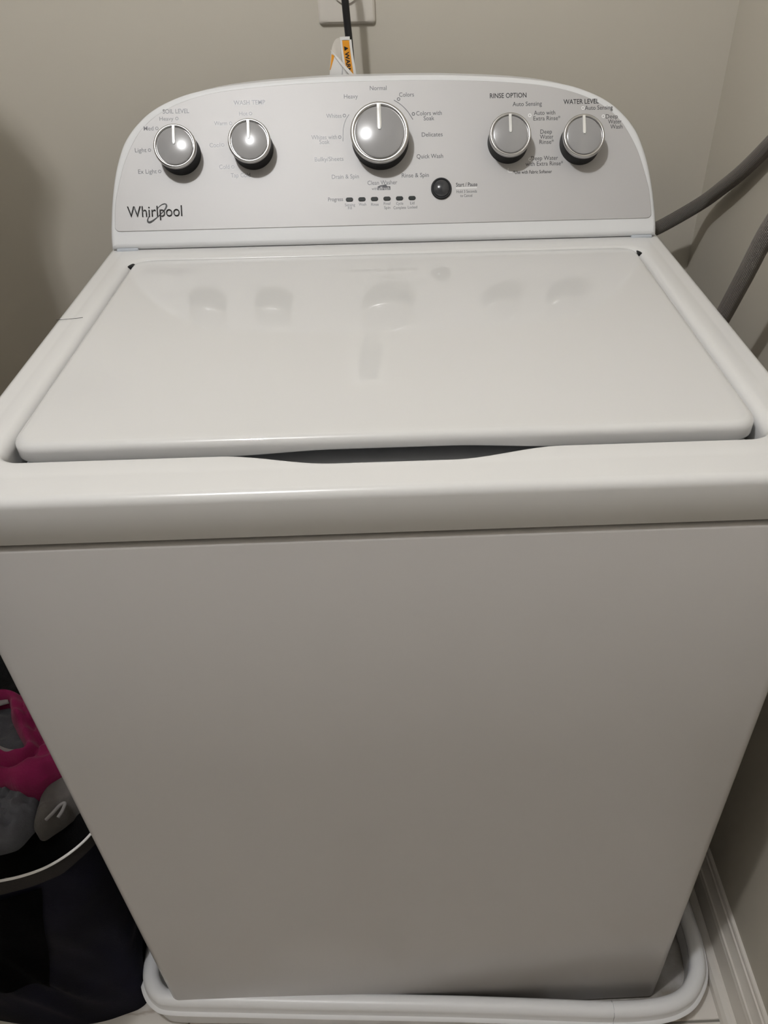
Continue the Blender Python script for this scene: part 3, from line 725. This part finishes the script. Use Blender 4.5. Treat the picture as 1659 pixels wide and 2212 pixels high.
# front pocket: its own layer standing off the body, edge seam towards the washing machine
def on_wall(u, s, off):
    """u = index along the rim path"""
    i = int(u) % len(rp); f = u - int(u); lp = wall_loop(s, -off)
    a = Vector(lp[i]); b = Vector(lp[(i + 1) % len(lp)]); return a.lerp(b, f)
bm = bmesh.new(); grid = []
us = list(range(33))
seam = [(.1434, -.4894), (.1848, -.4797), (.2616, -.4595), (.3538, -.4373), (.3962, -.4292)]
def seam_x(z):
    for (z0, x0), (z1, x1) in zip(seam, seam[1:]):
        if z <= z1 or z1 == seam[-1][0]: return x0 + (x1 - x0) * (z - z0) / (z1 - z0)
for j in range(15):
    s = .345 + .585 * j / 14; lpw = [Vector(p) for p in wall_loop(s, -.0035)]; xr = seam_x(.4 * s); row = []
    front = sorted([p for p in lpw if p.y < .09], key=lambda p: p.x)
    for k in us:
        x = -.640 + (xr + .640) * k / 32
        for a, b in zip(front, front[1:]):
            if a.x <= x <= b.x: row.append(bm.verts.new(a.lerp(b, (x - a.x) / max(1e-6, b.x - a.x)))); break
        else: row.append(bm.verts.new(front[0]))
    grid.append(row)
for j in range(14):
    for k in range(len(us) - 1): bm.faces.new((grid[j][k], grid[j][k + 1], grid[j + 1][k + 1], grid[j + 1][k]))
bmesh.ops.solidify(bm, geom=bm.faces[:], thickness=.0022)
tag(mesh_obj('pocket', bm, M['pocket'], hamper, mat=HI, angle=60), 'black patch pocket on the front')

# ================================================================== LAUNDRY
def inside(x, y, poly):
    c = False; n = len(poly)
    for i in range(n):
        x1, y1 = poly[i]; x2, y2 = poly[i - 1]
        if (y1 > y) != (y2 > y) and x < (x2 - x1) * (y - y1) / (y2 - y1) + x1: c = not c
    return c
def edge_d(x, y, poly):
    d = 9; n = len(poly)
    for i in range(n):
        ax, ay = poly[i]; bx_, by_ = poly[i - 1]; vx, vy = bx_ - ax, by_ - ay; L = vx * vx + vy * vy
        t = max(0, min(1, ((x - ax) * vx + (y - ay) * vy) / L)) if L else 0
        d = min(d, math.hypot(x - ax - vx * t, y - ay - vy * t))
    return d
def garment(name, label, cat, poly, zf, m, step=.0045, hgt=.014, rad=.010, fold=.006, fs=38, seed=0.0, hole=None, parent=None, drop=.02, extra=None):
    P = [(p.x, p.y) for p in catmull([(a, b, 0) for a, b in poly], 4, closed=True)]
    Hh = [(p.x, p.y) for p in catmull([(a, b, 0) for a, b in hole], 4, closed=True)] if hole else None
    xs = [p[0] for p in P]; ys = [p[1] for p in P]
    nx = int((max(xs) - min(xs)) / step) + 3; ny = int((max(ys) - min(ys)) / step) + 3
    bm = bmesh.new(); V = {}
    for i in range(nx):
        for j in range(ny):
            x = min(xs) - step + i * step; y = min(ys) - step + j * step
            ins_ = inside(x, y, P) and not (Hh and inside(x, y, Hh))
            d = edge_d(x, y, P)
            if Hh: d = min(d, edge_d(x, y, Hh))
            if not ins_:
                if d > step * .95: continue
                d_ = 0.0
                # snap to the outline
                best = None
                for q in (P, Hh) if Hh else (P,):
                    for k in range(len(q)):
                        a = Vector(q[k]); b = Vector(q[k - 1]); vv = b - a; L = vv.length_squared
                        t = max(0, min(1, (Vector((x, y)) - a).dot(vv) / L)) if L else 0
                        pt = a + vv * t; dd = (pt - Vector((x, y))).length
                        if best is None or dd < best[0]: best = (dd, pt)
                x, y = best[1].x, best[1].y; d = 0.0
            up = 1 - math.exp(-d / rad * 1.6)
            n1 = noise.noise(Vector((x * fs + seed, y * fs * .55 - seed, seed)))
            n2 = noise.noise(Vector((x * fs * .6 - y * fs * .8 + seed, y * fs * 1.3, 3 + seed)))
            ridg = 1 - abs(noise.noise(Vector((x * fs * .7 + y * fs * .35, y * fs * .9 + seed * 2, 7 + seed)))) * 2.2
            z = zf(x, y) + hgt * up + fold * (n1 + n2 * .8 + ridg * .7) * up - (1 - up) * .002
            if extra: z += extra(x, y) * up
            V[i, j] = bm.verts.new((x, y, z))
    for (i, j), v in list(V.items()):
        q = [V.get((i, j)), V.get((i + 1, j)), V.get((i + 1, j + 1)), V.get((i, j + 1))]
        if all(q): bm.faces.new(q)
        elif sum(1 for t in q if t) == 3:
            bm.faces.new([t for t in q if t])
        q2 = [V.get((i, j)), V.get((i - 1, j)), V.get((i - 1, j - 1)), V.get((i, j - 1))]
    bmesh.ops.remove_doubles(bm, verts=bm.verts[:], dist=.0004)
    be = [e for e in bm.edges if len(e.link_faces) == 1]
    if drop:
        r = bmesh.ops.extrude_edge_only(bm, edges=be)
        for v in r['geom']:
            if isinstance(v, bmesh.types.BMVert): v.co.z -= drop
    o = mesh_obj(name, bm, m, parent, angle=80)
    if label: tag(o, label, cat)
    return o
def zb(x, y): return .318 + .060 * sstep(.0, .12, y) + .035 * sstep(.05, .25, y)
inner_rim = [(cen.x + (a - cen.x) * .965, cen.y + (b - cen.y) * .962) for a, b, c in rim_pts]
garment('black_shirt', 'black crumpled garment lining the hamper just inside its white rim', 'shirt', inner_rim, zb, M['black'], step=.008, hgt=.012, rad=.02, fold=.012, fs=20, seed=1.3, drop=.08)
garment('grey_shirt', 'crumpled blue-grey shirt at the left, below the magenta top in the hamper', 'shirt',
        [(-.4614, .1180), (-.4512, .0875), (-.4516, .0712), (-.4558, .0616), (-.4626, .0476), (-.4710, .0420), (-.4950, .0380), (-.5300, .0450), (-.5550, .0800), (-.5500, .1300), (-.5000, .1500)],
        lambda x, y: .418, M['grey'], step=.003, hgt=.014, rad=.008, fold=.0130, fs=95, seed=4.1)
garment('sock', 'taupe terry sock with a curled cuff, between the magenta top and the washer side', 'sock',
        [(-.4600, .1180), (-.4393, .1320), (-.4150, .1400), (-.3850, .1300), (-.3830, .1050), (-.4000, .0960), (-.4106, .0921), (-.4190, .0830), (-.4250, .0760), (-.4330, .0690), (-.4423, .0612), (-.4510, .0660), (-.4535, .0846), (-.4551, .0994)],
        lambda x, y: .408, M['sock'], step=.0026, hgt=.019, rad=.009, fold=.0060, fs=48, seed=2.2)
sock = bpy.data.objects['sock']
bm = bmesh.new(); tube(bm, catmull([(-.4330, .0680, .420), (-.4260, .0740, .424), (-.4185, .0830, .427), (-.4138, .0850, .427), (-.4150, .0780, .424), (-.4190, .0700, .421)], 8), .0021, 8)
mesh_obj('cuff', bm, M['band'], sock)
hole = [(-.5330, .2260), (-.5225, .2245), (-.5125, .2010), (-.4965, .1780), (-.4850, .1633), (-.4748, .1470), (-.4765, .1430), (-.4900, .1430), (-.5030, .1500), (-.5250, .1620), (-.5450, .1750), (-.5560, .2000), (-.5480, .2200)]
def strap(x, y):
    # raised neckline binding and the crease beside it
    d = edge_d(x, y, hole); return .006 * math.exp(-((d - .008) / .005) ** 2) - .009 * math.exp(-((d - .0185) / .0035) ** 2)
garment('tank_top', 'magenta tank top with a scooped neck lying on top of the laundry', 'top',
        [(-.5750, .2330), (-.5384, .2440), (-.5254, .2440), (-.4700, .2350), (-.4300, .2100), (-.3950, .1750), (-.3900, .1400), (-.4180, .1235), (-.4283, .1174), (-.4386, .1099), (-.4490, .1000), (-.4663, .0955), (-.4872, .1040), (-.5200, .1080), (-.5600, .1280), (-.5900, .1700)],
        lambda x, y: .446, M['pink'], step=.0028, hgt=.013, rad=.006, fold=.0068, fs=44, seed=6.4, hole=hole, extra=strap, drop=.03)
garment('knit_sweater', 'slate grey garment showing inside the neck opening of the magenta top', 'sweater',
        [(-.5500, .2350), (-.5150, .2380), (-.4900, .1950), (-.4680, .1500), (-.4700, .1330), (-.4950, .1330), (-.5350, .1500), (-.5700, .1800), (-.5700, .2200)],
        lambda x, y: .428, M['inner'], step=.0032, hgt=.012, rad=.006, fold=.005, fs=60, seed=9.4)
kn = bpy.data.objects['knit_sweater']
bm = bmesh.new(); P = catmull([(-.5150, .1560, .449), (-.5050, .1505, .450), (-.4930, .1470, .450), (-.4800, .1480, .449)], 6)
bmesh.ops.create_grid  # (binding made as a flattened tube)
tube(bm, P, .0040, 10); 
for v in bm.verts: v.co.z = .449 + (v.co.z - .449) * .5
tag(mesh_obj('neck_binding', bm, M['band'], kn), 'pale grey neck binding')
bm = bmesh.new(); tube(bm, catmull([(-.5450, .2230, .450), (-.5340, .2270, .451), (-.5240, .2300, .452)], 6), .0055, 10)
for v in bm.verts: v.co.z = .450 + (v.co.z - .450) * .5
tag(mesh_obj('neck_binding', bm, M['band'], kn), 'pale grey neck binding')
bm = bmesh.new(); box(bm, -.490, -.468, .0220, .0330, .3560, .3570, .0003)
ct = mesh_obj('care_label', bm, M['care'], bpy.data.objects['black_shirt']); tag(ct, 'brown woven care label')

# coats and rail added out of view to shade the hamper and wall
rail = empty('added_coat_rail', (LEFT_X, .26, 1.72)); tag(rail, 'coat rail, added unseen for the shading coats, reaching out from the left wall, left of the washing machine', 'rail')
mesh_obj('rod', tube(bmesh.new(), [Vector((0, 0, 0)), Vector((.35, 0, 0)), Vector((.72, 0, 0))], .012, 14), M['trim'], rail)
mesh_obj('rod', tube(bmesh.new(), [Vector((0, -.36, -.24)), Vector((.35, -.36, -.24)), Vector((.74, -.36, -.24))], .012, 14), M['trim'], rail)
def coat(label, x1, x0, yc, ztop, zbot, flare=0.0, bulge=0.0):
    e = empty('added_shade_coat', ((x0 + x1) / 2, yc, ztop)); tag(e, label, 'coat')
    bm = bmesh.new(); lps = []; N = 40
    for i in range(31):
        t = i / 30; z = ztop - (ztop - zbot) * t
        sh = sstep(0, .10, t); hw = (x1 - x0) / 2 * (.30 + .70 * sh); cx = (x0 + x1) / 2 + ((x1 - x0) / 2 * (1 - 1) if 0 else 0)
        th = .035 + .03 * t
        lp = []
        for k in range(N):
            a = 2 * math.pi * k / N
            rip = .008 * math.sin(a * 9 + 2) * t
            X = math.copysign(abs(math.cos(a)) ** .5, math.cos(a)) * (hw + flare * t * (math.cos(a) > 0)) ; Y = math.sin(a) * (th + rip)
            if math.cos(a) > 0 and bulge: X += bulge * math.exp(-((t - .13) / .03) ** 2)
            lp.append((X + cx - e.location.x, Y, z - ztop))
        lps.append(lp)
    loft(bm, lps, True, True); mesh_obj('shade_coat_body', bm, M['coat'], e, angle=60)
    bm = bmesh.new(); tube(bm, catmull([(0, 0, -.02), (0, 0, .02), (.006, 0, .035), (.0, 0, .045), (-.008, 0, .038)], 6), .002, 8)
    mesh_obj('hanger_hook', bm, M['chrome'], e)
coat('long dark coat, added out of view to shade the wall, hanging on the rail nearest the back wall', -.460, -.80, .26, 1.66, .80, 0, .022)
coat('shorter dark coat, added out of view to shade the hamper, hanging on the rail nearest the room', -.400, -.82, -.10, 1.42, .72, .0, 0)

# a loose hair on the deck's left margin
bm = bmesh.new(); tube(bm, catmull([(-.3440, .3170, .9350), (-.3300, .3190, .9350), (-.3180, .3215, .9350)], 8), .00022, 5)
tag(mesh_obj('hair_strand', bm, M['rubber']), 'single dark hair lying on the left margin of the washer top', 'hair')
